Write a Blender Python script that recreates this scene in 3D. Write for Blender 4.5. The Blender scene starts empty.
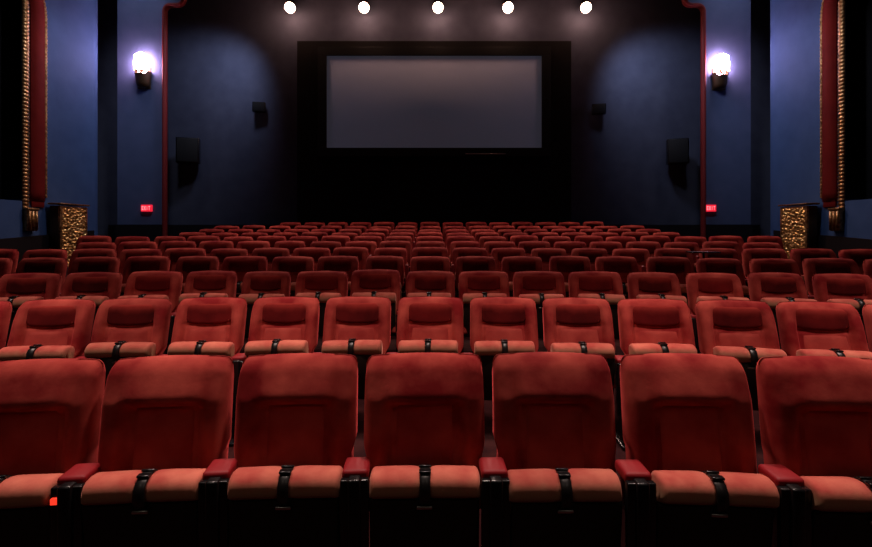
import bpy, bmesh, math, random
from mathutils import Vector, Matrix
random.seed(7)
SC = bpy.context.scene
COL = SC.collection
PI = math.pi

# ------------------------------------------------------------ camera, world, lights, exposure
EYE = 1.5
F = 454.0
cd = bpy.data.cameras.new('camera'); cam = bpy.data.objects.new('camera', cd); COL.objects.link(cam)
cam.location = (0, 0, EYE); cam.rotation_euler = (PI/2, 0, 0)
cd.sensor_width = 36; cd.lens = F/872*36; cd.shift_y = -41.5/872; cd.clip_start = 0.05
SC.camera = cam
SC.view_settings.view_transform = 'Standard'
SC.view_settings.look = 'None'
SC.view_settings.gamma = 1
SC.view_settings.exposure = 0.0
w = bpy.data.worlds.new('world'); SC.world = w; w.use_nodes = True
w.node_tree.nodes['Background'].inputs[0].default_value = (0.02, 0.025, 0.05, 1)
w.node_tree.nodes['Background'].inputs[1].default_value = 0.15

def lamp(name, kind, loc, power, color, aim=None, **kw):
    l = bpy.data.lights.new(name, kind); l.energy = power; l.color = color
    for k, v in kw.items(): setattr(l, k, v)
    o = bpy.data.objects.new(name, l); COL.objects.link(o); o.location = loc
    if aim is not None:
        o.rotation_euler = (Vector(aim)-Vector(loc)).to_track_quat('-Z', 'Y').to_euler()
    return o

# house downlights in the ceiling over the front rows
for x in (-4.4, -2.2, 0.0, 2.2, 4.4):
    lamp('house_downlight', 'SPOT', (x, 2.80, 4.9), 545, (1.0, 0.74, 0.65), aim=(x, 2.6, 0),
         spot_size=math.radians(66), spot_blend=1.0, shadow_soft_size=0.18)
for x in (-5, -2.5, 0, 2.5, 5):
    lamp('house_downlight', 'SPOT', (x, 6.6, 5.9), 95, (1.0, 0.72, 0.66), aim=(x, 6.0, 0),
         spot_size=math.radians(90), spot_blend=1.0, shadow_soft_size=0.18)
# dim unseen fill lamps, added behind and above the camera for the seat fronts
for x in (-2.5, 2.5):
    lamp('front_fill', 'SPOT', (x, -1.6, 5.2), 32, (1.0, 0.80, 0.66), aim=(x*0.6, 2.4, 0.3),
         spot_size=math.radians(80), spot_blend=1.0, shadow_soft_size=0.5)
# beams of the five spotlights over the screen, falling on the seats
for px in (290, 364, 438, 508, 586):
    lamp('spotlight_beam', 'SPOT', ((px-436)/F*11.9*1.0, 11.9, 7.3), 620, (1.0, 0.66, 0.56), aim=((px-436)/F*17, 6.5, 0.8),
         spot_size=math.radians(80), spot_blend=0.9, shadow_soft_size=0.12)
CX = -0.05
# blue wash on the side walls
for s in (-1, 1):
    lamp('blue_wash', 'SPOT', (CX+s*5.6, 9.2, 7.6), 330, (0.80, 0.84, 1.0), aim=(CX+s*8.2, 10.2, 3.4),
         spot_size=math.radians(75), spot_blend=1.0, shadow_soft_size=0.25)
    lamp('panel_fill', 'SPOT', (CX+s*7.4, 10.3, 9.0), 150, (0.80, 0.82, 1.0), aim=(CX+s*7.5, 11.6, 6.4),  # unseen lamp added to brighten the upper wall panels
         spot_size=math.radians(70), spot_blend=1.0, shadow_soft_size=0.2)
    lamp('rear_wall_fill', 'SPOT', (CX+s*4.7, 11.0, 6.9), 300, (0.60, 0.68, 1.0), aim=(CX+s*6.3, 12.5, 5.2),  # unseen fill hanging in mid-air, added to brighten the rear wall's sides
         spot_size=math.radians(95), spot_blend=1.0, shadow_soft_size=0.25)

# ------------------------------------------------------------ materials
def mat(name, color, rough=0.6, metal=0.0, sheen=0.0, sheen_tint=(1, 1, 1), noise=None, emit=None, estr=0, bump=None, spec=0.5, coat=0, vary=0):
    m = bpy.data.materials.new(name); m.use_nodes = True
    nt = m.node_tree; b = nt.nodes['Principled BSDF']
    b.inputs['Base Color'].default_value = (*color, 1)
    b.inputs['Roughness'].default_value = rough
    b.inputs['Metallic'].default_value = metal
    b.inputs['Specular IOR Level'].default_value = spec
    b.inputs['Coat Weight'].default_value = coat
    b.inputs['Sheen Weight'].default_value = sheen
    b.inputs['Sheen Tint'].default_value = (*sheen_tint, 1)
    b.inputs['Sheen Roughness'].default_value = 0.35
    if emit: b.inputs['Emission Color'].default_value = (*emit, 1); b.inputs['Emission Strength'].default_value = estr
    tc = nt.nodes.new('ShaderNodeTexCoord')
    if noise:
        c2, sc, lo, hi = noise
        n = nt.nodes.new('ShaderNodeTexNoise'); n.inputs['Scale'].default_value = sc; n.inputs['Detail'].default_value = 5
        if vary:
            n.noise_dimensions = '4D'
            oi0 = nt.nodes.new('ShaderNodeObjectInfo'); vs = nt.nodes.new('ShaderNodeVectorMath'); vs.operation = 'MULTIPLY'; vs.inputs[1].default_value = (1, 1, 0); oi = nt.nodes.new('ShaderNodeTexWhiteNoise'); oi.noise_dimensions = '3D'
            nt.links.new(oi0.outputs['Location'], vs.inputs[0]); nt.links.new(vs.outputs[0], oi.inputs['Vector']); mu = nt.nodes.new('ShaderNodeMath'); mu.operation = 'MULTIPLY'; mu.inputs[1].default_value = 40
            nt.links.new(oi.outputs['Value'], mu.inputs[0]); nt.links.new(mu.outputs[0], n.inputs['W'])
        r = nt.nodes.new('ShaderNodeValToRGB')
        r.color_ramp.elements[0].position = lo; r.color_ramp.elements[1].position = hi
        r.color_ramp.elements[0].color = (*color, 1); r.color_ramp.elements[1].color = (*c2, 1)
        nt.links.new(tc.outputs['Object'], n.inputs['Vector']); nt.links.new(n.outputs['Fac'], r.inputs['Fac'])
        out = r.outputs['Color']
        if vary:
            hs = nt.nodes.new('ShaderNodeHueSaturation')
            mr = nt.nodes.new('ShaderNodeMapRange'); mr.inputs[3].default_value = 1-vary; mr.inputs[4].default_value = 1+vary
            nt.links.new(oi.outputs['Value'], mr.inputs[0]); nt.links.new(mr.outputs[0], hs.inputs['Value'])
            nt.links.new(out, hs.inputs['Color']); out = hs.outputs['Color']
        nt.links.new(out, b.inputs['Base Color'])
    if bump:
        n2 = nt.nodes.new('ShaderNodeTexNoise'); n2.inputs['Scale'].default_value = bump[0]; n2.inputs['Detail'].default_value = 6
        bp = nt.nodes.new('ShaderNodeBump'); bp.inputs['Strength'].default_value = bump[1]; bp.inputs['Distance'].default_value = bump[2]
        nt.links.new(tc.outputs['Object'], n2.inputs['Vector']); nt.links.new(n2.outputs['Fac'], bp.inputs['Height']); nt.links.new(bp.outputs['Normal'], b.inputs['Normal'])
    return m

VT = (1.0, 0.11, 0.11)
M = dict(
 velvet=mat('red_velvet', (0.20, 0.008, 0.010), 0.9, sheen=0.3, sheen_tint=VT, noise=((0.44, 0.065, 0.048), 5.0, 0.38, 0.66), spec=0.15, vary=0.18, bump=(9, 0.35, 0.012)),
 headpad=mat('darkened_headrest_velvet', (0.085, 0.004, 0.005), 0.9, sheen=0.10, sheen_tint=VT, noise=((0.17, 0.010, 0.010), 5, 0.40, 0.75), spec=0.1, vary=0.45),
 pad=mat('worn_red_velvet', (0.27, 0.025, 0.022), 0.9, sheen=0.3, sheen_tint=VT, noise=((0.42, 0.065, 0.05), 7, 0.35, 0.70), spec=0.15, vary=0.18),
 cushion=mat('faded_rose_velvet', (0.46, 0.075, 0.060), 0.9, sheen=0.5, sheen_tint=(1, .4, .32), noise=((0.66, 0.19, 0.13), 8, 0.35, 0.68), spec=0.15, vary=0.15, bump=(14, 0.3, 0.01)),
 armpad=mat('bright_red_vinyl', (0.26, 0.008, 0.013), 0.55, sheen=0.2, sheen_tint=VT, spec=0.3),
 black=mat('gloss_black_plastic', (0.006, 0.006, 0.007), 0.25, spec=0.5),
 pan=mat('dark_brown_plastic', (0.012, 0.008, 0.006), 0.55, spec=0.3),
 strap=mat('black_webbing', (0.008, 0.007, 0.007), 0.35, spec=0.5),
 steel=mat('dull_steel', (0.45, 0.44, 0.42), 0.35, metal=1.0),
 floor=mat('dark_red_carpet', (0.020, 0.004, 0.005), 0.95, noise=((0.035, 0.008, 0.008), 6, 0.4, 0.6), spec=0.1),
 blue=mat('blue_fabric_wall', (0.036, 0.078, 0.19), 0.8, noise=((0.048, 0.095, 0.22), 3, 0.3, 0.7), spec=0.2, bump=(60, 0.2, 0.004)),
 violet=mat('grey_violet_plaster', (0.066, 0.088, 0.170), 0.8, noise=((0.082, 0.102, 0.195), 3, 0.3, 0.7), spec=0.2, bump=(60, 0.2, 0.004)),
 backblue=mat('slate_blue_fabric_wall', (0.048, 0.052, 0.078), 0.85, noise=((0.062, 0.066, 0.095), 3, 0.3, 0.7), spec=0.15, bump=(60, 0.2, 0.004)),
 drape=mat('black_drape', (0.006, 0.006, 0.007), 0.9, spec=0.1),
 mask=mat('black_masking', (0.009, 0.008, 0.008), 0.9, spec=0.1),
 frame=mat('matt_black_frame', (0.003, 0.003, 0.003), 0.6, spec=0.2),
 screen=mat('grey_screen', (0.20, 0.21, 0.26), 0.8, spec=0.1, emit=(0.42, 0.42, 0.60), estr=0.04),  # faint emission stands in for room light the screen reflects
 red=mat('deep_red_plaster', (0.11, 0.005, 0.004), 0.85, noise=((0.14, 0.008, 0.005), 4, 0.3, 0.7), spec=0.1),
 redtrim=mat('red_painted_trim', (0.15, 0.013, 0.012), 0.6, spec=0.2),
 gold=mat('antique_gold', (0.46, 0.26, 0.11), 0.38, metal=0.85, noise=((0.20, 0.09, 0.03), 18, 0.42, 0.62)),
 gold2=mat('bright_gilt', (0.75, 0.45, 0.16), 0.30, metal=0.8),
 bronze=mat('dark_bronze', (0.07, 0.035, 0.015), 0.5, metal=0.5),
 wain=mat('near_black_wainscot', (0.010, 0.007, 0.008), 0.6, spec=0.2),
 ceil=mat('dark_ceiling', (0.03, 0.025, 0.03), 0.9),
 glow=mat('lit_frosted_glass', (0.9, 0.85, 0.9), 0.5, emit=(1.0, 0.60, 0.80), estr=70),
 bulb=mat('lit_warm_bulb', (1, .9, .8), 0.5, emit=(1.0, 0.56, 0.40), estr=50),
 exitred=mat('lit_red_sign', (0.5, 0.01, 0.02), 0.4, emit=(1.0, 0.02, 0.05), estr=0.85),
 exitlet=mat('lit_sign_letters', (0.9, 0.3, 0.3), 0.4, emit=(1.0, 0.22, 0.25), estr=1.6),
 aisle=mat('lit_red_aisle_lens', (0.6, 0.02, 0.01), 0.3, emit=(1.0, 0.045, 0.02), estr=1.1),
 spk=mat('black_speaker_cloth', (0.008, 0.008, 0.008), 0.8, spec=0.2),
 paper=mat('white_paper', (0.8, 0.72, 0.70), 0.8),
)

# the cushions' front edge is rubbed to a dull tan
def worn_edge(m):
    nt = m.node_tree; b = nt.nodes['Principled BSDF']; src = b.inputs['Base Color'].links[0].from_socket
    tc = nt.nodes.new('ShaderNodeTexCoord'); sx_ = nt.nodes.new('ShaderNodeSeparateXYZ'); nt.links.new(tc.outputs['Object'], sx_.inputs[0])
    n = nt.nodes.new('ShaderNodeTexNoise'); n.inputs['Scale'].default_value = 14; nt.links.new(tc.outputs['Object'], n.inputs['Vector'])
    ad = nt.nodes.new('ShaderNodeMath'); ad.operation = 'MULTIPLY_ADD'; ad.inputs[1].default_value = 0.05
    nt.links.new(n.outputs['Fac'], ad.inputs[0]); nt.links.new(sx_.outputs['Z'], ad.inputs[2])
    mr = nt.nodes.new('ShaderNodeMapRange'); mr.inputs[1].default_value = 0.682; mr.inputs[2].default_value = 0.632; nt.links.new(ad.outputs[0], mr.inputs[0])
    mx = nt.nodes.new('ShaderNodeMix'); mx.data_type = 'RGBA'; nt.links.new(mr.outputs[0], mx.inputs['Factor'])
    nt.links.new(src, mx.inputs[6]); mx.inputs[7].default_value = (0.42, 0.23, 0.13, 1); nt.links.new(mx.outputs[2], b.inputs['Base Color'])
worn_edge(M['cushion'])
# the headrest's darker tone fades to red towards its upper edge
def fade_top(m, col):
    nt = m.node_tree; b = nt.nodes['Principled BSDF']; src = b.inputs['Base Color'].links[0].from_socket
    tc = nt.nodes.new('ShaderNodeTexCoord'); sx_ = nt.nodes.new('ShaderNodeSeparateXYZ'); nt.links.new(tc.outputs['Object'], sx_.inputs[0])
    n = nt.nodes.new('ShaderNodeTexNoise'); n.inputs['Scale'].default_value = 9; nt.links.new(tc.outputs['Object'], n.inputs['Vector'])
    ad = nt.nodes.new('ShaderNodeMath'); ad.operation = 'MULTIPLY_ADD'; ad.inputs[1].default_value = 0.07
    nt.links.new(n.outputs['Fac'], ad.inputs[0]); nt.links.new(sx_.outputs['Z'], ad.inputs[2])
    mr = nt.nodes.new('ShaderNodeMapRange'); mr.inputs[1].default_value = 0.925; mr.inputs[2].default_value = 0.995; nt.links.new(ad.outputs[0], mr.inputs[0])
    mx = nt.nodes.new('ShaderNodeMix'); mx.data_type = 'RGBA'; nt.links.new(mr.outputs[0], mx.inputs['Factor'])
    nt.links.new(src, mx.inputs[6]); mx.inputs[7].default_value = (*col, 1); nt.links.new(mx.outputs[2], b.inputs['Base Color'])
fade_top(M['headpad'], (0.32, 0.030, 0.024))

# ------------------------------------------------------------ mesh helpers
def obj(name, bm, m, parent=None, smooth=True):
    me = bpy.data.meshes.new(name); bmesh.ops.recalc_face_normals(bm, faces=bm.faces)
    bm.to_mesh(me); bm.free(); me.materials.append(m)
    if smooth:
        for p in me.polygons: p.use_smooth = True
    o = bpy.data.objects.new(name, me); COL.objects.link(o)
    if parent: o.parent = parent
    return o
def empty(name, loc=(0, 0, 0), rz=0, scale=1):
    o = bpy.data.objects.new(name, None); COL.objects.link(o); o.location = loc
    o.rotation_euler = (0, 0, rz); o.scale = (scale,)*3; o.empty_display_size = 0.1
    return o
def tag(o, label, cat, group=None, kind=None):
    o['label'] = label; o['category'] = cat
    if group: o['group'] = group
    if kind: o['kind'] = kind
    return o
def struct(name, bm, m, parent=None, smooth=False):
    o = obj(name, bm, m, parent, smooth)
    if parent is None: o['kind'] = 'structure'
    return o
def box(bm, c, s, bev=0, seg=2, mtx=None):
    r = bmesh.ops.create_cube(bm, size=1)
    vs = r['verts']
    for v in vs: v.co = Vector((v.co.x*s[0]+c[0], v.co.y*s[1]+c[1], v.co.z*s[2]+c[2]))
    if bev > 0:
        es = {e for v in vs for e in v.link_edges}
        rr = bmesh.ops.bevel(bm, geom=list(es), offset=bev, segments=seg, profile=0.5, affect='EDGES')
        vs = rr['verts']
        vs = list({v for v in vs} | {v for f in rr['faces'] for v in f.verts})
    if mtx is not None:
        for v in vs: v.co = mtx @ v.co
    return bm
def B(*a, **k): return box(bmesh.new(), *a, **k)
def grid_solid(fn_front, fn_back, nu, nv):
    """closed shell from two (u,v) surfaces sharing an outline"""
    bm = bmesh.new(); A = []; Bk = []
    for j in range(nv+1):
        A.append([bm.verts.new(fn_front(i/nu, j/nv)) for i in range(nu+1)])
    for j in range(nv+1):
        Bk.append([bm.verts.new(fn_back(i/nu, j/nv)) for i in range(nu+1)])
    for G, flip in ((A, 0), (Bk, 1)):
        for j in range(nv):
            for i in range(nu):
                q = (G[j][i], G[j][i+1], G[j+1][i+1], G[j+1][i])
                bm.faces.new(q[::-1] if flip else q)
    def side(a, b):
        for k in range(len(a)-1): bm.faces.new((a[k], a[k+1], b[k+1], b[k]))
    side(A[0], Bk[0]); side(A[-1], Bk[-1])
    side([r[0] for r in A], [r[0] for r in Bk]); side([r[-1] for r in A], [r[-1] for r in Bk])
    bmesh.ops.remove_doubles(bm, verts=bm.verts, dist=0.0004)
    return bm
def cyl(bm, p0, p1, r0, r1=None, n=16):
    r1 = r0 if r1 is None else r1
    a = Vector(p0); b = Vector(p1); d = (b-a); q = d.to_track_quat('Z', 'Y').to_matrix()
    R0 = [bm.verts.new(a+q@Vector((r0*math.cos(2*PI*i/n), r0*math.sin(2*PI*i/n), 0))) for i in range(n)]
    R1 = [bm.verts.new(b+q@Vector((r1*math.cos(2*PI*i/n), r1*math.sin(2*PI*i/n), 0))) for i in range(n)]
    for i in range(n): bm.faces.new((R0[i], R0[(i+1) % n], R1[(i+1) % n], R1[i]))
    bm.faces.new(R0[::-1]); bm.faces.new(R1)
    return bm
def sweep(path, nrm, width_dir_fn, w0, w1, d, m_unused=None):
    pass

# ------------------------------------------------------------ floor profile (terraces on arcs)
YC = -16.0     # centre of the seating arcs
#       depth   top height above eye  half count  cushion lift  scale
ROWS = [(2.145, -0.583, 3, -0.074, 1.09),
        (3.47,  -0.497, 6,  0.035, 1.0),
        (4.65,  -0.389, 8,  0.115, 1.0),
        (5.50,  -0.286, 9,  0.03, 1.0),
        (6.38,  -0.215, 10, 0.0, 1.0),
        (7.25,  -0.139, 9, 0.0, 1.0),
        (8.05,  -0.064, 10, 0.0, 1.0),
        (8.80,   0.000, 8, 0.0, 1.0),
        (9.50,   0.067, 8, 0.0, 1.0),
        (10.20,  0.144, 8, 0.0, 1.0),
        (10.95,  0.244, (6, 7), 0.0, 1.0)]
def row_floor(i): return EYE+ROWS[i][1]-1.0*ROWS[i][4]
def floor_z(x, y):
    d = math.hypot(x, y-YC)+YC
    pts = []
    for i, r in enumerate(ROWS):
        o = r[0]-0.10
        pts += [(o-0.24, row_floor(i)), (o+0.24, row_floor(i))]
    if d <= pts[0][0]: return pts[0][1]
    for a, b in zip(pts, pts[1:]):
        if d <= b[0]:
            t = (d-a[0])/(b[0]-a[0]); return a[1]+(b[1]-a[1])*t
    return pts[-1][1]

YB = 12.6     # rear wall
YP = 11.6     # plane of the framed opening
XS = 8.2      # side walls
bm = bmesh.new()
nx, ny = 72, 160
xs = [-9.6+19.2*i/nx for i in range(nx+1)]; ys = [-3+16.2*j/ny for j in range(ny+1)]
V = [[bm.verts.new((x, y, floor_z(x, y))) for x in xs] for y in ys]
for j in range(ny):
    for i in range(nx): bm.faces.new((V[j][i], V[j][i+1], V[j+1][i+1], V[j+1][i]))
# give the floor a thickness
fl = struct('floor', bm, M['floor'])
sm = fl.modifiers.new('thickness', 'SOLIDIFY'); sm.thickness = 0.2; sm.offset = -1
struct('ceiling', B((0, 5.1, 9.4), (19.6, 16.4, 0.2)), M['ceil'])
struct('wall_back', B((0, YB+0.1, 4.5), (19.2, 0.2, 9.6)), M['backblue'])
struct('wall_front', B((0, -3.1, 4.5), (19.2, 0.2, 10.4)), M['drape'])

# ------------------------------------------------------------ framed opening in front of the rear wall
def opening_half():
    """outline of the opening's right half, from the floor up: straight jamb, rounded shoulder, short step in, up to the ceiling"""
    P = [(6.93, 0.2), (6.93, 7.12)]
    for k in range(1, 7):
        a = PI/2*k/6
        P.append((6.93-0.22+0.22*math.cos(a), 7.12+0.22*math.sin(a)))
    P += [(6.56, 7.34)]
    for k in range(1, 5):
        a = PI/2*k/4
        P.append((6.56-0.12*math.sin(a), 7.34+0.12*(1-math.cos(a))))
    P += [(6.44, 8.2), (6.44, 9.3)]
    return P
OH = opening_half()
def extrude_xz(bm, P, y0, y1):
    a = [bm.verts.new((x, y0, z)) for x, z in P]; b = [bm.verts.new((x, y1, z)) for x, z in P]
    n = len(P)
    for i in range(n): bm.faces.new((a[i], a[(i+1) % n], b[(i+1) % n], b[i]))
    bm.faces.new(a); bm.faces.new(b[::-1])
    return bm
for s, nm in ((-1, 'wall_rear_left'), (1, 'wall_rear_right')):
    bm = bmesh.new()
    gr = [[bm.verts.new((CX+s*xx, yy, z)) for xx, yy in ((8.09, YP), (x, YP), (x, YP+0.16), (8.09, YP+0.16))] for x, z in OH]
    for r0, r1 in zip(gr, gr[1:]):
        flat = abs(r0[0].co.z-r1[0].co.z) < 1e-5
        for q in ((1,) if flat else (0, 1, 2, 3)):
            bm.faces.new((r0[q], r0[(q+1) % 4], r1[(q+1) % 4], r1[q]))
    bm.faces.new(gr[0]); bm.faces.new(gr[-1])
    bmesh.ops.remove_doubles(bm, verts=bm.verts, dist=0.0005)
    struct(nm, bm, M['violet'])
    # red moulding round the opening
    bm = bmesh.new(); rings = []
    pts = [Vector((CX+s*x, 0, z)) for x, z in OH]
    for k, p in enumerate(pts):
        t = (pts[min(k+1, len(pts)-1)]-pts[max(k-1, 0)]).normalized()
        nrm = Vector((t.z, 0, -t.x))*s     # pointing outward of the opening
        ring = []
        for (u, v) in ((-0.09, 0.06), (-0.10, 0.0), (-0.085, -0.05), (-0.05, -0.075), (-0.015, -0.06), (0.0, -0.03), (0.005, 0.02)):
            ring.append(bm.verts.new((p.x+nrm.x*u, YP+v, p.z+nrm.z*u)))
        rings.append(ring)
    for r0, r1 in zip(rings, rings[1:]):
        n = len(r0)
        for i in range(n): bm.faces.new((r0[i], r0[(i+1) % n], r1[(i+1) % n], r1[i]))
    struct('trim_'+('1' if s < 0 else '2'), bm, M['redtrim'], smooth=True)
    # dark wainscot under the framed wall
    struct('baseboard_rear_'+('left' if s < 0 else 'right'), B((CX+s*7.51, YP-0.03, 1.15), (1.16, 0.06, 1.08)), M['wain'])
struct('baseboard_back', B((CX, YB-0.03, 1.2), (18.0, 0.06, 1.0)), M['wain'])

# ------------------------------------------------------------ side walls with arched niche
N0, N1 = 5.2, 9.22      # niche from, to (depth)
NB, NT = 2.12, 6.9      # sill, top of the straight haunch run
for s, nm in ((-1, 'left'), (1, 'right')):
    X = CX+s*XS
    wl = struct('wall_'+nm, box(box(box(box(bmesh.new(),
        (X+s*0.2, 1.1, 4.5), (0.4, 8.2, 10.4)),                 # forward of the niche
        (X+s*0.2, 7.13, 0.66), (0.4, 3.86, 2.92)),               # below the niche
        (X+s*0.2, 7.13, 8.35), (0.4, 3.86, 1.9)),                # above the niche
        (X+s*0.2, 9.99, 4.5), (0.4, 1.86, 10.4)), M['blue'])
    # rounded end of the wall turning away from the hall
    bm = bmesh.new(); Pn = []
    R = 0.45
    for k in range(13):
        a = PI/2*k/12; Pn.append((X+s*(R-R*math.cos(a)), 10.92+R*math.sin(a)))
    Pn += [(X+s*1.3, 10.92+R), (X+s*1.3, 10.92)]
    a = [bm.verts.new((x, y, -0.7)) for x, y in Pn]; b = [bm.verts.new((x, y, 9.7)) for x, y in Pn]
    n = len(Pn)
    for i in range(n): bm.faces.new((a[i], a[(i+1) % n], b[(i+1) % n], b[i]))
    bm.faces.new(a); bm.faces.new(b[::-1])
    bmesh.ops.triangulate(bm, faces=[f for f in bm.faces if len(f.verts) > 4])
    struct('wall_'+nm+'_end', bm, M['blue'], smooth=False)
    # dark back and lining of the niche
    struct('wall_'+nm+'_niche', box(box(box(bmesh.new(), (X+s*0.43, 7.13, 4.5), (0.06, 3.86, 5.9)),
        (X+s*0.205, 9.05, 4.75), (0.39, 0.02, 5.2)), (X+s*0.205, 5.215, 4.75), (0.39, 0.02, 5.2)), M['drape'])
    # dark passage behind the wall end
    struct('wall_'+nm+'_passage', B((X+s*1.35, 12.0, 4.5), (0.1, 1.8, 9.9)), M['drape'])
    # red band and gold beading round the niche: path in (y,z)
    def path(y0, z0, zc, rad):
        P = [(y0, z0)]
        for k in range(1, 21): P.append((y0, z0+(zc-z0)*k/20))
        for k in range(1, 13):
            a = PI/2*k/12; P.append((y0-rad+rad*math.cos(a), zc+rad*math.sin(a)))
        P.append((5.4, zc+rad))
        return P
    def band(P, wid, th, m, name, par=None):
        bm = bmesh.new(); rings = []
        pts = [Vector((0, y, z)) for y, z in P]
        for k, p in enumerate(pts):
            t = (pts[min(k+1, len(pts)-1)]-pts[max(k-1, 0)]).normalized()
            nr = Vector((0, t.z, -t.y))
            ring = [bm.verts.new((X-s*h, p.y+nr.y*u, p.z+nr.z*u)) for u, h in
                    ((0, 0), (0.01, th), (wid*0.5, th*1.25), (wid-0.01, th), (wid, 0))]
            rings.append(ring)
        for r0, r1 in zip(rings, rings[1:]):
            for i in range(4): bm.faces.new((r0[i], r0[i+1], r1[i+1], r1[i]))
            bm.faces.new((r0[4], r0[0], r1[0], r1[4]))
        bm.faces.new(rings[0]); bm.faces.new(rings[-1][::-1])
        return obj(name, bm, m, par)
    root = empty('niche_surround', (0, 0, 0))
    band(path(9.21, 2.13, 6.0, 1.0), 0.34, 0.035, M['red'], 'red_band', root)
    # rounded foot of the red band
    obj('band_foot', B((X-s*0.018, 9.38, 2.09), (0.03, 0.30, 0.16), 0.012), M['red'], root)
    def beads(P, wid, th, name):
        """carved beading: a strip whose profile swells at every bead"""
        pts = [Vector((0, y, z)) for y, z in P]; L = [0]
        for a, b in zip(pts, pts[1:]): L.append(L[-1]+(b-a).length)
        tot = L[-1]; n = int(tot/0.015); bm = bmesh.new(); rings = []
        for q in range(n+1):
            d = tot*q/n; k = max(i for i in range(len(L)) if L[i] <= d+1e-9); k = min(k, len(pts)-2)
            t = (pts[k+1]-pts[k]).normalized(); p = pts[k]+t*(d-L[k]); nr = Vector((0, t.z, -t.y))
            sw = 0.72+0.28*abs(math.sin(d*PI/0.075))
            rings.append([bm.verts.new((X-s*h, p.y+nr.y*u, p.z+nr.z*u)) for u, h in
                ((0, 0), (wid*(0.5-0.5*sw), th*0.5*sw), (wid*0.5, th*sw), (wid*(0.5+0.5*sw), th*0.5*sw), (wid, 0))])
        for r0, r1 in zip(rings, rings[1:]):
            for i in range(4): bm.faces.new((r0[i], r0[i+1], r1[i+1], r1[i]))
        return obj(name, bm, M['gold'], root)
    beads(path(9.05, 1.95, 6.0, 0.85), 0.14, 0.05, 'gold_beading')
    beads(path(9.56, 2.22, 6.0, 1.15), 0.06, 0.04, 'gold_beading')
    # fluted gold foot
    ft = obj('gold_foot', box(box(bmesh.new(), (X-s*0.05, 9.18, 1.74), (0.10, 0.24, 0.44), 0.015), (X-s*0.06, 9.18, 1.96), (0.12, 0.27, 0.05), 0.012), M['gold'], root)
    for q in range(3):
        obj('flute', cyl(bmesh.new(), (X-s*0.10, 9.10+0.08*q, 1.54), (X-s*0.10, 9.10+0.08*q, 1.92), 0.028, n=10), M['gold'], ft)
    tag(root, 'tall arched red surround with gold beading round the dark niche on the %s wall' % nm, 'wall moulding', 'arched niche surrounds')
    # raked wainscot
    bm = bmesh.new(); pr = []
    Yw = [(-2.9, 0.35), (8.0, 1.33), (9.6, 1.44), (10.91, 1.54)]
    lo = [bm.verts.new((X-s*0.04*e, y, -0.3)) for e in (0, 1) for y, z in Yw]
    hi = [bm.verts.new((X-s*0.04*e, y, z)) for e in (0, 1) for y, z in Yw]
    for e in (0, 4):
        for k in range(3): bm.faces.new((lo[e+k], lo[e+k+1], hi[e+k+1], hi[e+k]))
    for k in range(3): bm.faces.new((hi[k], hi[k+1], hi[k+5], hi[k+4])); bm.faces.new((lo[k], lo[k+1], lo[k+5], lo[k+4]))
    bm.faces.new((lo[0], lo[4], hi[4], hi[0])); bm.faces.new((lo[3], lo[7], hi[7], hi[3]))
    struct('baseboard_'+nm, bm, M['wain'])

    # ornate gold cabinet on the side wall
    g = empty('ornate_cabinet', (X-s*0.17, 9.98, floor_z(X, 9.98)))
    zt = EYE+0.60-g.location.z
    obj('cabinet_body', B((0, 0, zt/2-0.02), (0.22, 0.72, zt-0.04), 0.01), M['bronze'], g)
    obj('top_ledge', B((-s*0.02, 0, zt), (0.30, 0.80, 0.035), 0.01), M['gold'], g)
    for yy in (-0.35, 0.35):
        obj('corner_post', B((-s*0.11, yy, zt/2-0.02), (0.05, 0.05, zt-0.04), 0.008), M['gold'], g)
    rr = random.Random(5+s)
    # scrolled relief over the face: whorls in low relief
    cells = [(-0.33+0.11*iy+rr.uniform(-.02, .02), 0.02+0.11*iz+rr.uniform(-.02, .02), rr.choice((-1, 1)), rr.uniform(0, 6.28)) for iz in range(int(zt/0.11)+1) for iy in range(7)]
    def hgt(yy, zz):
        d, c = min((math.hypot(yy-c[0], zz-c[1]), c) for c in cells)
        a = math.atan2(zz-c[1], yy-c[0])
        return 0.035*max(0, math.cos(c[2]*a+d*95+c[3]))**1.5+0.022*math.exp(-(d/0.016)**2)
    bm = bmesh.new(); NY, NZ = 56, int(zt/0.0125); G = []
    for q in range(NZ+1):
        zz = (zt-0.05)*q/NZ
        G.append([bm.verts.new((-s*(0.11+hgt(-0.33+0.66*p/NY, zz)), -0.33+0.66*p/NY, zz)) for p in range(NY+1)])
    for q in range(NZ):
        for p in range(NY): bm.faces.new((G[q][p], G[q][p+1], G[q+1][p+1], G[q+1][p]))
    obj('scroll_relief', bm, M['gold2'], g)
    tag(g, 'ornate gold scrollwork cabinet against the %s blue wall' % nm, 'cabinet', 'gold scrollwork cabinets')

# ------------------------------------------------------------ screen wall
struct('wall_masking', B((CX, YB-0.05, 3.35), (7.55, 0.10, 6.82)), M['mask'])
sc_root = empty('cinema_screen', (CX, YB-0.10, 0))
sz0, sz1 = EYE+(232-148)/F*12.45, EYE+(232-56)/F*12.45
sx = 107.3/F*12.45
obj('screen_surface', B((0, -0.04, (sz0+sz1)/2), (2*sx, 0.04, sz1-sz0)), M['screen'], sc_root)
fw = 0.235
bm = bmesh.new()
box(bm, (0, -0.05, sz1+fw/2), (2*sx+2*fw, 0.10, fw), 0.01); box(bm, (0, -0.05, sz0-fw/2), (2*sx+2*fw, 0.10, fw), 0.01)
for s in (-1, 1): box(bm, (s*(sx+fw/2), -0.05, (sz0+sz1)/2), (fw, 0.10, sz1-sz0), 0.01)
obj('screen_frame', bm, M['frame'], sc_root, smooth=False)
obj('frame_glint', B((1.4, -0.105, sz0-0.17), (1.1, 0.02, 0.025), 0.005), M['steel'], sc_root)  # short bright bar put in as the glint on the glossy lower frame
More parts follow.
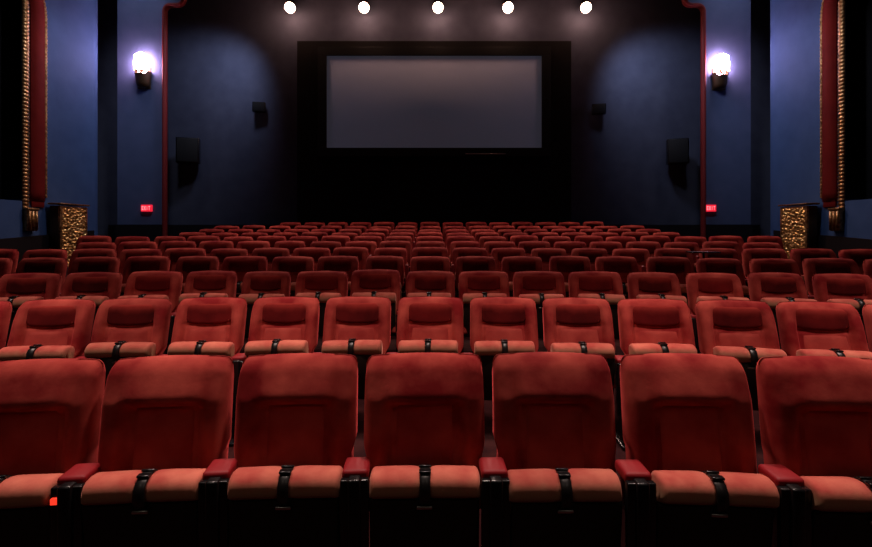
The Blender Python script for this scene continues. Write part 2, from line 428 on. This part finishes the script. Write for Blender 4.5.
tag(sc_root, 'wide blank grey cinema screen in a black frame on the back wall', 'screen')

# speakers on the rear wall
sp = lambda px, d=12.35: (px-436)/F*d
zp = lambda py, d=12.35: EYE+(232-py)/F*d
def speaker(px, py, w_, h_, dep, ang, label, group, off=0.0):
    x, z = sp(px, YB-0.15-off-dep/2), zp(py, YB-0.15-off-dep/2)
    r = empty('wall_speaker', (x, YB-0.02, z-h_/2), ang)
    obj('bracket', B((0, (-0.10-off)/2, h_/2), (0.10, 0.12+off, 0.10), 0.01), M['black'], r)
    obj('cabinet', B((0, -off-0.10-dep/2, h_/2), (w_, dep, h_), 0.015), M['black'], r)
    bm = bmesh.new(); box(bm, (0, -off-0.11-dep, h_/2), (w_*0.9, 0.02, h_*0.92), 0.008)
    obj('grille', bm, M['spk'], r)
    tag(r, label, 'speaker', group)
speaker(184.5, 150.5, 0.56, 0.68, 0.24, 0.30, 'large black box speaker on the back wall near the left red trim', 'large wall speakers', 0.05)
speaker(681, 151.5, 0.52, 0.68, 0.24, -0.30, 'large black box speaker on the back wall near the right red trim', 'large wall speakers', 0.05)
speaker(257.5, 107, 0.34, 0.27, 0.14, 0.2, 'small black speaker on the back wall left of the screen', 'small wall speakers')
speaker(600.5, 109, 0.36, 0.28, 0.14, -0.2, 'small dark speaker on the back wall right of the screen', 'small wall speakers')

# ------------------------------------------------------------ exit signs
GL = {'E': [(0, .5, .18, 1), (.5, .91, 1, .18), (.5, .5, .9, .18), (.5, .09, 1, .18)],
      'I': [(.5, .5, .2, 1)], 'T': [(.5, .91, 1, .18), (.5, .5, .2, 1)]}
for s in (-1, 1):
    x = (145-436)/F*11.5 if s < 0 else (712-436)/F*11.5
    r = empty('exit_sign', (x, YP, zp(208, 11.5)-0.08))
    obj('sign_housing', B((0, -0.03, 0.08), (0.27, 0.06, 0.17), 0.01), M['exitred'], r)
    for k, ch in enumerate('EXIT'):
        x0 = -0.105+k*0.056; lw, lh = 0.040, 0.10; bm = bmesh.new()
        if ch == 'X':
            for sg in (-1, 1):
                box(bm, (0, 0, 0), (0.010, 0.006, 0.108), mtx=Matrix.Translation((x0+lw/2, -0.063, 0.08)) @ Matrix.Rotation(sg*0.38, 4, 'Y'))
        else:
            for cx, cz, ww, hh in GL[ch]:
                box(bm, (x0+lw*(cx if cx else 0.1), -0.063, 0.03+lh*cz), (lw*ww, 0.006, lh*hh))
        obj('letter', bm, M['exitlet'], r, smooth=False)
    tag(r, 'small glowing red EXIT sign low on the %s blue wall panel' % ('left' if s < 0 else 'right'), 'exit sign', 'red exit signs')

# ------------------------------------------------------------ sconces
for s in (-1, 1):
    x = (139.5-436)/F*11.4 if s < 0 else (723.5-436)/F*11.4
    z = zp(77 if s < 0 else 78.5, 11.4)
    r = empty('wall_sconce', (x, YP, z-0.22))
    bm = bmesh.new()
    # tapering half-round cup
    n = 14; rings = []
    for (zz, ra) in ((0.0, 0.08), (0.02, 0.14), (0.10, 0.17), (0.28, 0.185), (0.40, 0.195)):
        rings.append([bm.verts.new((ra*math.cos(PI+PI*i/n), 1.1*ra*math.sin(PI+PI*i/n)-0.02, zz)) for i in range(n+1)])
    for a, b in zip(rings, rings[1:]):
        for i in range(n): bm.faces.new((a[i], a[i+1], b[i+1], b[i]))
        bm.faces.new((a[n], a[0], b[0], b[n]))
    bm.faces.new(rings[0]); 
    obj('sconce_cup', bm, M['bronze'], r)
    obj('back_plate', B((0, -0.012, 0.26), (0.34, 0.024, 0.56), 0.01), M['bronze'], r)
    bm = bmesh.new()
    for k in range(5):
        cx_ = -0.09+0.045*k; cyl(bm, (cx_, -0.225, 0.30), (cx_, -0.225, 0.45), 0.018, 0.028, n=8)
    obj('gold_crest', bm, M['gold'], r)
    bm = bmesh.new(); rings = []
    for (zz, ra) in ((0.30, 0.12), (0.42, 0.165), (0.62, 0.175), (0.78, 0.155), (0.84, 0.09)):
        rings.append([bm.verts.new((ra*math.cos(2*PI*i/16), 0.6*ra*math.sin(2*PI*i/16)-0.15, zz)) for i in range(16)])
    for a, b in zip(rings, rings[1:]):
        for i in range(16): bm.faces.new((a[i], a[(i+1) % 16], b[(i+1) % 16], b[i]))
    bm.faces.new(rings[0]); bm.faces.new(rings[-1])
    obj('glass_shade', bm, M['glow'], r)
    tag(r, 'lit wall sconce with a dark cup high on the %s blue wall panel' % ('left' if s < 0 else 'right'), 'wall lamp', 'wall sconces')

# ------------------------------------------------------------ five spotlights over the screen
for k, px in enumerate((290, 364, 438, 508, 586)):
    d = 12.15; x = (px-436)/F*d; z = zp(7.5, d)
    r = empty('spotlight', (x, YB, z))
    obj('mounting_arm', cyl(bmesh.new(), (0, 0, 0.22), (0, -0.40, 0.16), 0.025, n=10), M['black'], r)
    obj('lamp_housing', cyl(bmesh.new(), (0, -0.36, 0.22), (0, -0.42, 0.05), 0.09, 0.13, n=20), M['black'], r)
    bm = bmesh.new(); bmesh.ops.create_uvsphere(bm, u_segments=20, v_segments=12, radius=0.135)
    for v in bm.verts: v.co += Vector((0, -0.45, 0.0))
    obj('bulb', bm, M['bulb'], r)
    pos = ('leftmost', 'second from the left', 'middle one', 'second from the right', 'rightmost')[k]
    tag(r, 'glaring warm spotlight above the screen, %s of the five' % pos, 'spotlight', 'spotlights above the screen')
    lamp('spotlight_light', 'POINT', (x, YB-0.62, z+0.0), 11, (1.0, 0.38, 0.26), shadow_soft_size=0.12)

# ------------------------------------------------------------ the theatre seat
HW = 0.252
def corner(x, hw, r):
    e = max(0.0, abs(x)-(hw-r)); return r-math.sqrt(max(0, r*r-e*e))
STYLE = 0
def back_y(x, z):
    """front surface of the upholstered back"""
    if STYLE == 1:
        y = 0.10-0.13*(1.0-z); ax = abs(x)
        side = max(0.0, min(1.0, (ax-0.125)/0.06)); side = side*side*(3-2*side)
        t = 1/(1+math.exp(-(z-0.815)/0.012))
        rr = (0.010+0.060*min(1, (1.0-z)/0.17))
        y -= t*rr*(1-side)
        y -= side*(0.040*min(1, (1.0-z)/0.17))
        y += 0.010*math.exp(-((ax-0.130)/0.008)**2)*(1-t)
        return y
    y = 0.10-0.30*(1.0-z)
    ax = abs(x)
    side = max(0.0, min(1.0, (ax-0.150)/0.05)); side = side*side*(3-2*side)
    inner = 1-side
    hd = min(1.0, max(0.0, (z-0.80)/0.125)); hd *= 1-0.5*max(0.0, (z-0.95)/0.05)
    y -= 0.016*hd*(0.45+0.55*inner)
    y -= 0.034*side*(1/(1+math.exp((z-0.90)/0.03)))      # bolsters
    y += 0.012*math.exp(-((ax-0.158)/0.010)**2)*(1/(1+math.exp((z-0.93)/0.015)))  # seam
    y += 0.012*inner*math.exp(-((z-0.800-0.012*(ax/0.16)**2)/0.010)**2)
    return y
def back_outline(u, v):
    x0 = (u*2-1)
    # gather samples near the edges
    x = HW*math.copysign(1-(1-abs(x0))**1.25, x0)
    z0, z1 = 0.40, 1.0
    top = z1-0.014*(x/HW)**2-corner(x, HW, 0.030 if STYLE else 0.036)*0.95
    vv = 1-(1-v)**1.35
    z = z0+(top-z0)*vv
    x *= (1.0-0.015*(z-0.4)/0.6)
    t = min(1, max(0, (0.66-z)/0.07)); x *= 1-(0.07 if STYLE else 0.13)*t*t*(3-2*t)
    return x, z, top
def bf(u, v):
    x, z, top = back_outline(u, v)
    # roll back towards the rim
    ex = max(0.0, (abs(x)-(HW-0.040))/0.040); ez = max(0.0, 1-(top-z)/0.055)
    e = min(1.0, math.hypot(min(ex, 1), min(ez, 1)))
    return (x, back_y(x, z)+0.055*(1-math.sqrt(max(0, 1-e*e))), z)
def bb(u, v):
    x, z, top = back_outline(u, v)
    ex = max(0.0, (abs(x)-(HW-0.030))/0.030); ez = max(0.0, 1-(top-z)/0.05)
    e = min(1.0, math.hypot(min(ex, 1), min(ez, 1)))
    y = 0.10-(0.13 if STYLE else 0.27)*(1.0-z)+0.085
    return (x, y-0.04*(1-math.sqrt(max(0, 1-e*e))), z)
def puff(x0, x1, zlo, zhi, th, corner_r, bow, nu=22, nv=18, taper=0):
    """upholstered pad lying on the back's surface"""
    def core(u, v):
        zc = zlo+(zhi-zlo)*v
        k = 1+taper*(v-0.5)
        cx = (x0+x1)/2; hw = (x1-x0)/2*k
        a = (u*2-1)
        # rounded ends: narrow the strip close to top and bottom
        dv = min(v, 1-v)*(zhi-zlo)
        e = max(0, corner_r-dv); nar = corner_r-math.sqrt(max(0, corner_r**2-e*e))
        x = cx+a*(hw-nar)
        z = zc-bow*(1-(a*a))*(1-v)
        return x, z, a
    def front(u, v):
        x, z, a = core(u, v); b = 2*v-1
        h = th*(max(0, 1-abs(a)**5)**0.5)*(max(0, 1-abs(b)**5)**0.5)
        return (x, back_y(x, z)-h+0.004, z)
    def rear(u, v):
        x, z, a = core(u, v); return (x, back_y(x, z)+0.012, z)
    return grid_solid(front, rear, nu, nv)
def cushion_surface():
    """folded-up cushion; two lobes pinched by the strap, front roll facing the hall"""
    bm = bmesh.new(); N = 40; prof = []
    # profile in (y,z): starts at bottom of front roll, over the top, down the rear
    pts = [(-0.118, 0.560), (-0.136, 0.566), (-0.146, 0.585), (-0.149, 0.610), (-0.145, 0.638), (-0.133, 0.660), (-0.112, 0.673),
           (-0.085, 0.677), (-0.055, 0.672), (-0.030, 0.655), (-0.018, 0.62), (-0.015, 0.55), (-0.015, 0.42), (-0.02, 0.34), (-0.04, 0.30), (-0.075, 0.30), (-0.085, 0.34), (-0.108, 0.50)]
    rings = []
    for i in range(N+1):
        a = i/N*2-1; a = math.copysign(1-(1-abs(a))**1.3, a)
        x = a*0.214
        e = max(0.0, (abs(x)-0.192)/0.022); sc = math.sqrt(max(0, 1-e**3*0.75))
        pinch = math.exp(-(x/0.030)**2)
        sag = 0.010*(x/0.214)**2
        ring = []
        for (y, z) in pts:
            if y < -0.1 and 0.5 < z: z = 0.677-(0.677-z)*0.82
            cy, cz = -0.075, 0.60 if z > 0.55 else z
            yy = cy+(y-cy)*(0.35+0.65*sc); zz = z-(1-sc)*0.035*(1 if z > 0.6 else 0)
            if z > 0.565 and y < -0.04:
                yy += 0.012*pinch*(1 if y < -0.1 else 0.3); zz -= (0.012*pinch+0.5*sag)*(z-0.56)/0.117
            ring.append(bm.verts.new((x, yy, zz)))
        rings.append(ring)
    n = len(pts)
    for r0, r1 in zip(rings, rings[1:]):
        for i in range(n): bm.faces.new((r0[i], r0[(i+1) % n], r1[(i+1) % n], r1[i]))
    bm.faces.new(rings[0]); bm.faces.new(rings[-1][::-1])
    bmesh.ops.triangulate(bm, faces=[f for f in bm.faces if len(f.verts) > 4])
    return bm
def strap_surface():
    pts = [(-0.126, 0.560), (-0.144, 0.575), (-0.150, 0.592), (-0.152, 0.610), (-0.147, 0.638), (-0.134, 0.658), (-0.112, 0.669), (-0.085, 0.673), (-0.055, 0.668), (-0.028, 0.645)]
    bm = bmesh.new(); R = []
    for i, (y, z) in enumerate(pts):
        c = Vector((0, -0.075, 0.6)); p = Vector((0, y, z)); nn = (p-c).normalized()
        R.append([bm.verts.new(Vector((xx, 0, 0))+p+nn*o) for xx, o in ((-.021, .0), (-.019, .0045), (.019, .0045), (.021, .0), (.019, -.008), (-.019, -.008))])
    for a, b in zip(R, R[1:]):
        for i in range(6): bm.faces.new((a[i], a[(i+1) % 6], b[(i+1) % 6], b[i]))
    bm.faces.new(R[0]); bm.faces.new(R[-1][::-1])
    return bm
def raised_arm():
    ap = bmesh.new(); box(ap, (0.275, -0.02, 0.745), (0.040, 0.050, 0.30), 0.016, 3)
    for v in ap.verts: v.co.y += 0.25*(v.co.z-0.6)
    return ap
def make_seat():
    root = empty('theatre_seat')
    b = obj('backrest', grid_solid(bf, bb, 44, 40), M['velvet'], root)
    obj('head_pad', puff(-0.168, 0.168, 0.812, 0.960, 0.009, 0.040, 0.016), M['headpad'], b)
    obj('lumbar_panel', puff(-0.150, 0.150, 0.43, 0.795, 0.010, 0.02, 0.0, taper=-0.10), M['pad'], b)
    bs = B((0, 0.115, 0.62), (0.40, 0.02, 0.5), 0.008, mtx=None)
    for v in bs.verts: v.co.y += 0.075-0.27*(1.0-v.co.z)*1.0-0.02
    obj('back_shell', bs, M['pan'], root)
    c = obj('seat_cushion', cushion_surface(), M['cushion'], root)
    st = obj('strap', strap_surface(), M['strap'], c)
    obj('buckle', box(box(bmesh.new(), (0, -0.112, 0.677), (0.046, 0.024, 0.010), 0.003), (0, -0.078, 0.680), (0.050, 0.012, 0.010), 0.003), M['black'], c)
    obj('latch_plate', B((-0.002, -0.131, 0.548), (0.060, 0.012, 0.012), 0.003), M['steel'], c)
    pn = bmesh.new(); box(pn, (0, -0.108, 0.412), (0.425, 0.036, 0.335), 0.010, 3)
    for v in pn.verts:
        v.co.y += 0.05*max(0, (0.40-v.co.z))/0.17*0.8
    obj('seat_pan', pn, M['pan'], root)
    # armrest stand on the viewer's right of the seat
    a = bmesh.new()
    box(a, (0.275, -0.075, 0.315), (0.050, 0.17, 0.55), 0.008)
    box(a, (0.275, -0.02, 0.012), (0.07, 0.34, 0.024), 0.006)
    obj('arm_stand', a, M['black'], root)
    a2 = bmesh.new(); box(a2, (0.275, -0.130, 0.40), (0.110, 0.030, 0.365), 0.006, 3)
    obj('arm_end_cap', a2, M['black'], root)
    ap = bmesh.new(); box(ap, (0.275, -0.060, 0.573), (0.104, 0.120, 0.044), 0.014, 3)
    for v in ap.verts:
        v.co.z += 0.012
    obj('arm_pad', ap, M['armpad'], root)
    return root
proto = make_seat()
PLAIN = {o.name: o.data for o in bpy.data.objects if o.name in ('backrest', 'head_pad', 'lumbar_panel', 'arm_pad', 'back_shell')}
STYLE = 1
front_back = obj('backrest', grid_solid(bf, bb, 44, 48), M['velvet'])
front_shell = obj('back_shell', B((0, 0.17, 0.62), (0.40, 0.02, 0.5), 0.008), M['pan'])
for v in front_shell.data.vertices: v.co.y -= 0.13*(1.0-v.co.z)
front_lumbar = obj('lumbar_panel', puff(-0.124, 0.124, 0.36, 0.812, 0.010, 0.012, 0.0), M['pad'])
raised = obj('arm_pad', raised_arm(), M['armpad'])
FRONT = {'backrest': front_back.data, 'back_shell': front_shell.data, 'lumbar_panel': front_lumbar.data}
RAISED = raised.data
for o in (front_back, front_shell, front_lumbar, raised): bpy.data.objects.remove(o)
STYLE = 0
_tree = None
def kids(o): return TREE.get(o.name, [])
TREE = {}
def reg(o):
    TREE[o.name] = [c for c in o.children]
    for c in o.children: reg(c)
bpy.context.view_layer.update(); reg(proto)
def copy_seat():
    r = proto.copy(); COL.objects.link(r); parts = {}
    for ch in kids(proto):
        c = ch.copy(); COL.objects.link(c); c.parent = r; parts[ch.name] = c
        for g in kids(ch):
            d = g.copy(); COL.objects.link(d); d.parent = c; parts[g.name] = d
    return r, parts
def first_seat():
    parts = {}
    for ch in kids(proto):
        parts[ch.name] = ch
        for g in kids(ch): parts[g.name] = g
    return proto, parts
ORD = ['', 'first', 'second', 'third', 'fourth', 'fifth', 'sixth', 'seventh', 'eighth', 'ninth', 'tenth', 'eleventh', 'twelfth', 'thirteenth',
       'fourteenth', 'fifteenth', 'sixteenth', 'seventeenth', 'eighteenth', 'nineteenth', 'twentieth', 'twenty-first']
rnd = random.Random(11)
SEATS = {}
PITCH = 0.55
for i, (d0, top, half, lift, sc) in enumerate(ROWS):
    R = d0-0.10-YC
    yaw = math.radians(-1.3) if i < 4 else 0.0; face = math.radians(3.0) if i == 0 else 0.0
    x0 = -6/F*d0 if i else -11/F*d0
    lo, half = half if isinstance(half, tuple) else (half, half)
    for k in range(-lo, half+1):
        s_arc = k*PITCH*sc
        th = s_arc/R
        x = R*math.sin(th); y = YC+R*math.cos(th)
        if yaw:
            dx, dy = x, y-(d0-0.10)
            x = dx*math.cos(yaw)-dy*math.sin(yaw); y = (d0-0.10)+dx*math.sin(yaw)+dy*math.cos(yaw)
        x += x0
        r, P = (first_seat() if (i, k) == (10, half) else copy_seat())
        zf = row_floor(i)
        r.location = (x, y, zf+(0.006*k if i == 0 else 0)); r.scale = (sc, sc, sc)
        r.rotation_euler = (0, 0, -th+yaw+face+rnd.uniform(-.012, .012))
        for nm, me in PLAIN.items(): P[nm].data = me
        # seats differ a little: backs lean, cushions stand a little higher or lower
        P['backrest'].rotation_euler = (rnd.uniform(-.012, .016), 0, rnd.uniform(-.010, .010))
        if i > 1:
            P['backrest'].scale = (rnd.uniform(0.92, 1.03), 1, rnd.uniform(0.99, 1.008)); P['backrest'].rotation_euler = (rnd.uniform(-.02, .02), rnd.uniform(-.008, .008), rnd.uniform(-.03, .03))
        cl = lift+rnd.uniform(-.006, .006)
        P['seat_cushion'].location = (0, 0, cl); P['seat_cushion'].rotation_euler = (0, rnd.uniform(-.02, .02), 0)
        P['seat_pan'].location = (0, 0, cl)
        if i == 0: # the front row's wider, flatter backs
            for nm, me in FRONT.items(): P[nm].data = me
            P['backrest'].scale = (1.02, 1, 1)
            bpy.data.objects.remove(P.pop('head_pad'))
        if i > 2 and rnd.random() < 0.16: P['arm_pad'].data = RAISED
        n = k+lo+1; row = ORD[i+1] if i < 10 else 'last'
        rowt = {0: 'front row', 10: 'last row'}.get(i, row+' row')
        look = {0: 'large red velvet seat with strapped folded cushion',
                1: 'red velvet seat, dark headrest, strapped folded cushion'}.get(i, 'red velvet seat with a folded cushion')
        tag(r, '%s, %s, %s from the left' % (look, rowt, ORD[n]), 'seat', 'red seats of the '+rowt)
        SEATS[(i, k)] = (r, P)

# red aisle light on the armrest front, lower left
al = obj('aisle_light', B((0.240, -0.150, 0.535), (0.026, 0.014, 0.024), 0.003), M['aisle'], SEATS[(0, -3)][0]); al['label'] = 'small glowing red lens'
# dark writing tablet on a seat of the fifth row
t = bmesh.new(); box(t, (0.26, -0.16, 0.955), (0.34, 0.22, 0.018), 0.007); cyl(t, (0.30, -0.10, 0.60), (0.28, -0.12, 0.95), 0.014, n=10)
obj('writing_tablet', t, M['black'], SEATS[(4, 6)][0])
# crumpled paper on a second-row cushion at the right
bm = bmesh.new(); bmesh.ops.create_icosphere(bm, subdivisions=3, radius=1)
pr = random.Random(3)
for v in bm.verts:
    k = 1+pr.uniform(-.22, .18); v.co = Vector((v.co.x*0.05*k, v.co.y*0.035*k, v.co.z*0.016*k+0.010))
pp = obj('crumpled_paper', bm, M['paper'], smooth=False)
ps = SEATS[(1, 5)][0]
a = ps.rotation_euler.z
loc = ps.location+Vector((0.275*math.cos(a)+0.03*math.sin(a), 0.275*math.sin(a)-0.03*math.cos(a), 0.604))
pp.location = loc
tag(pp, 'crumpled white paper on an armrest of the second row, at the right edge', 'paper')
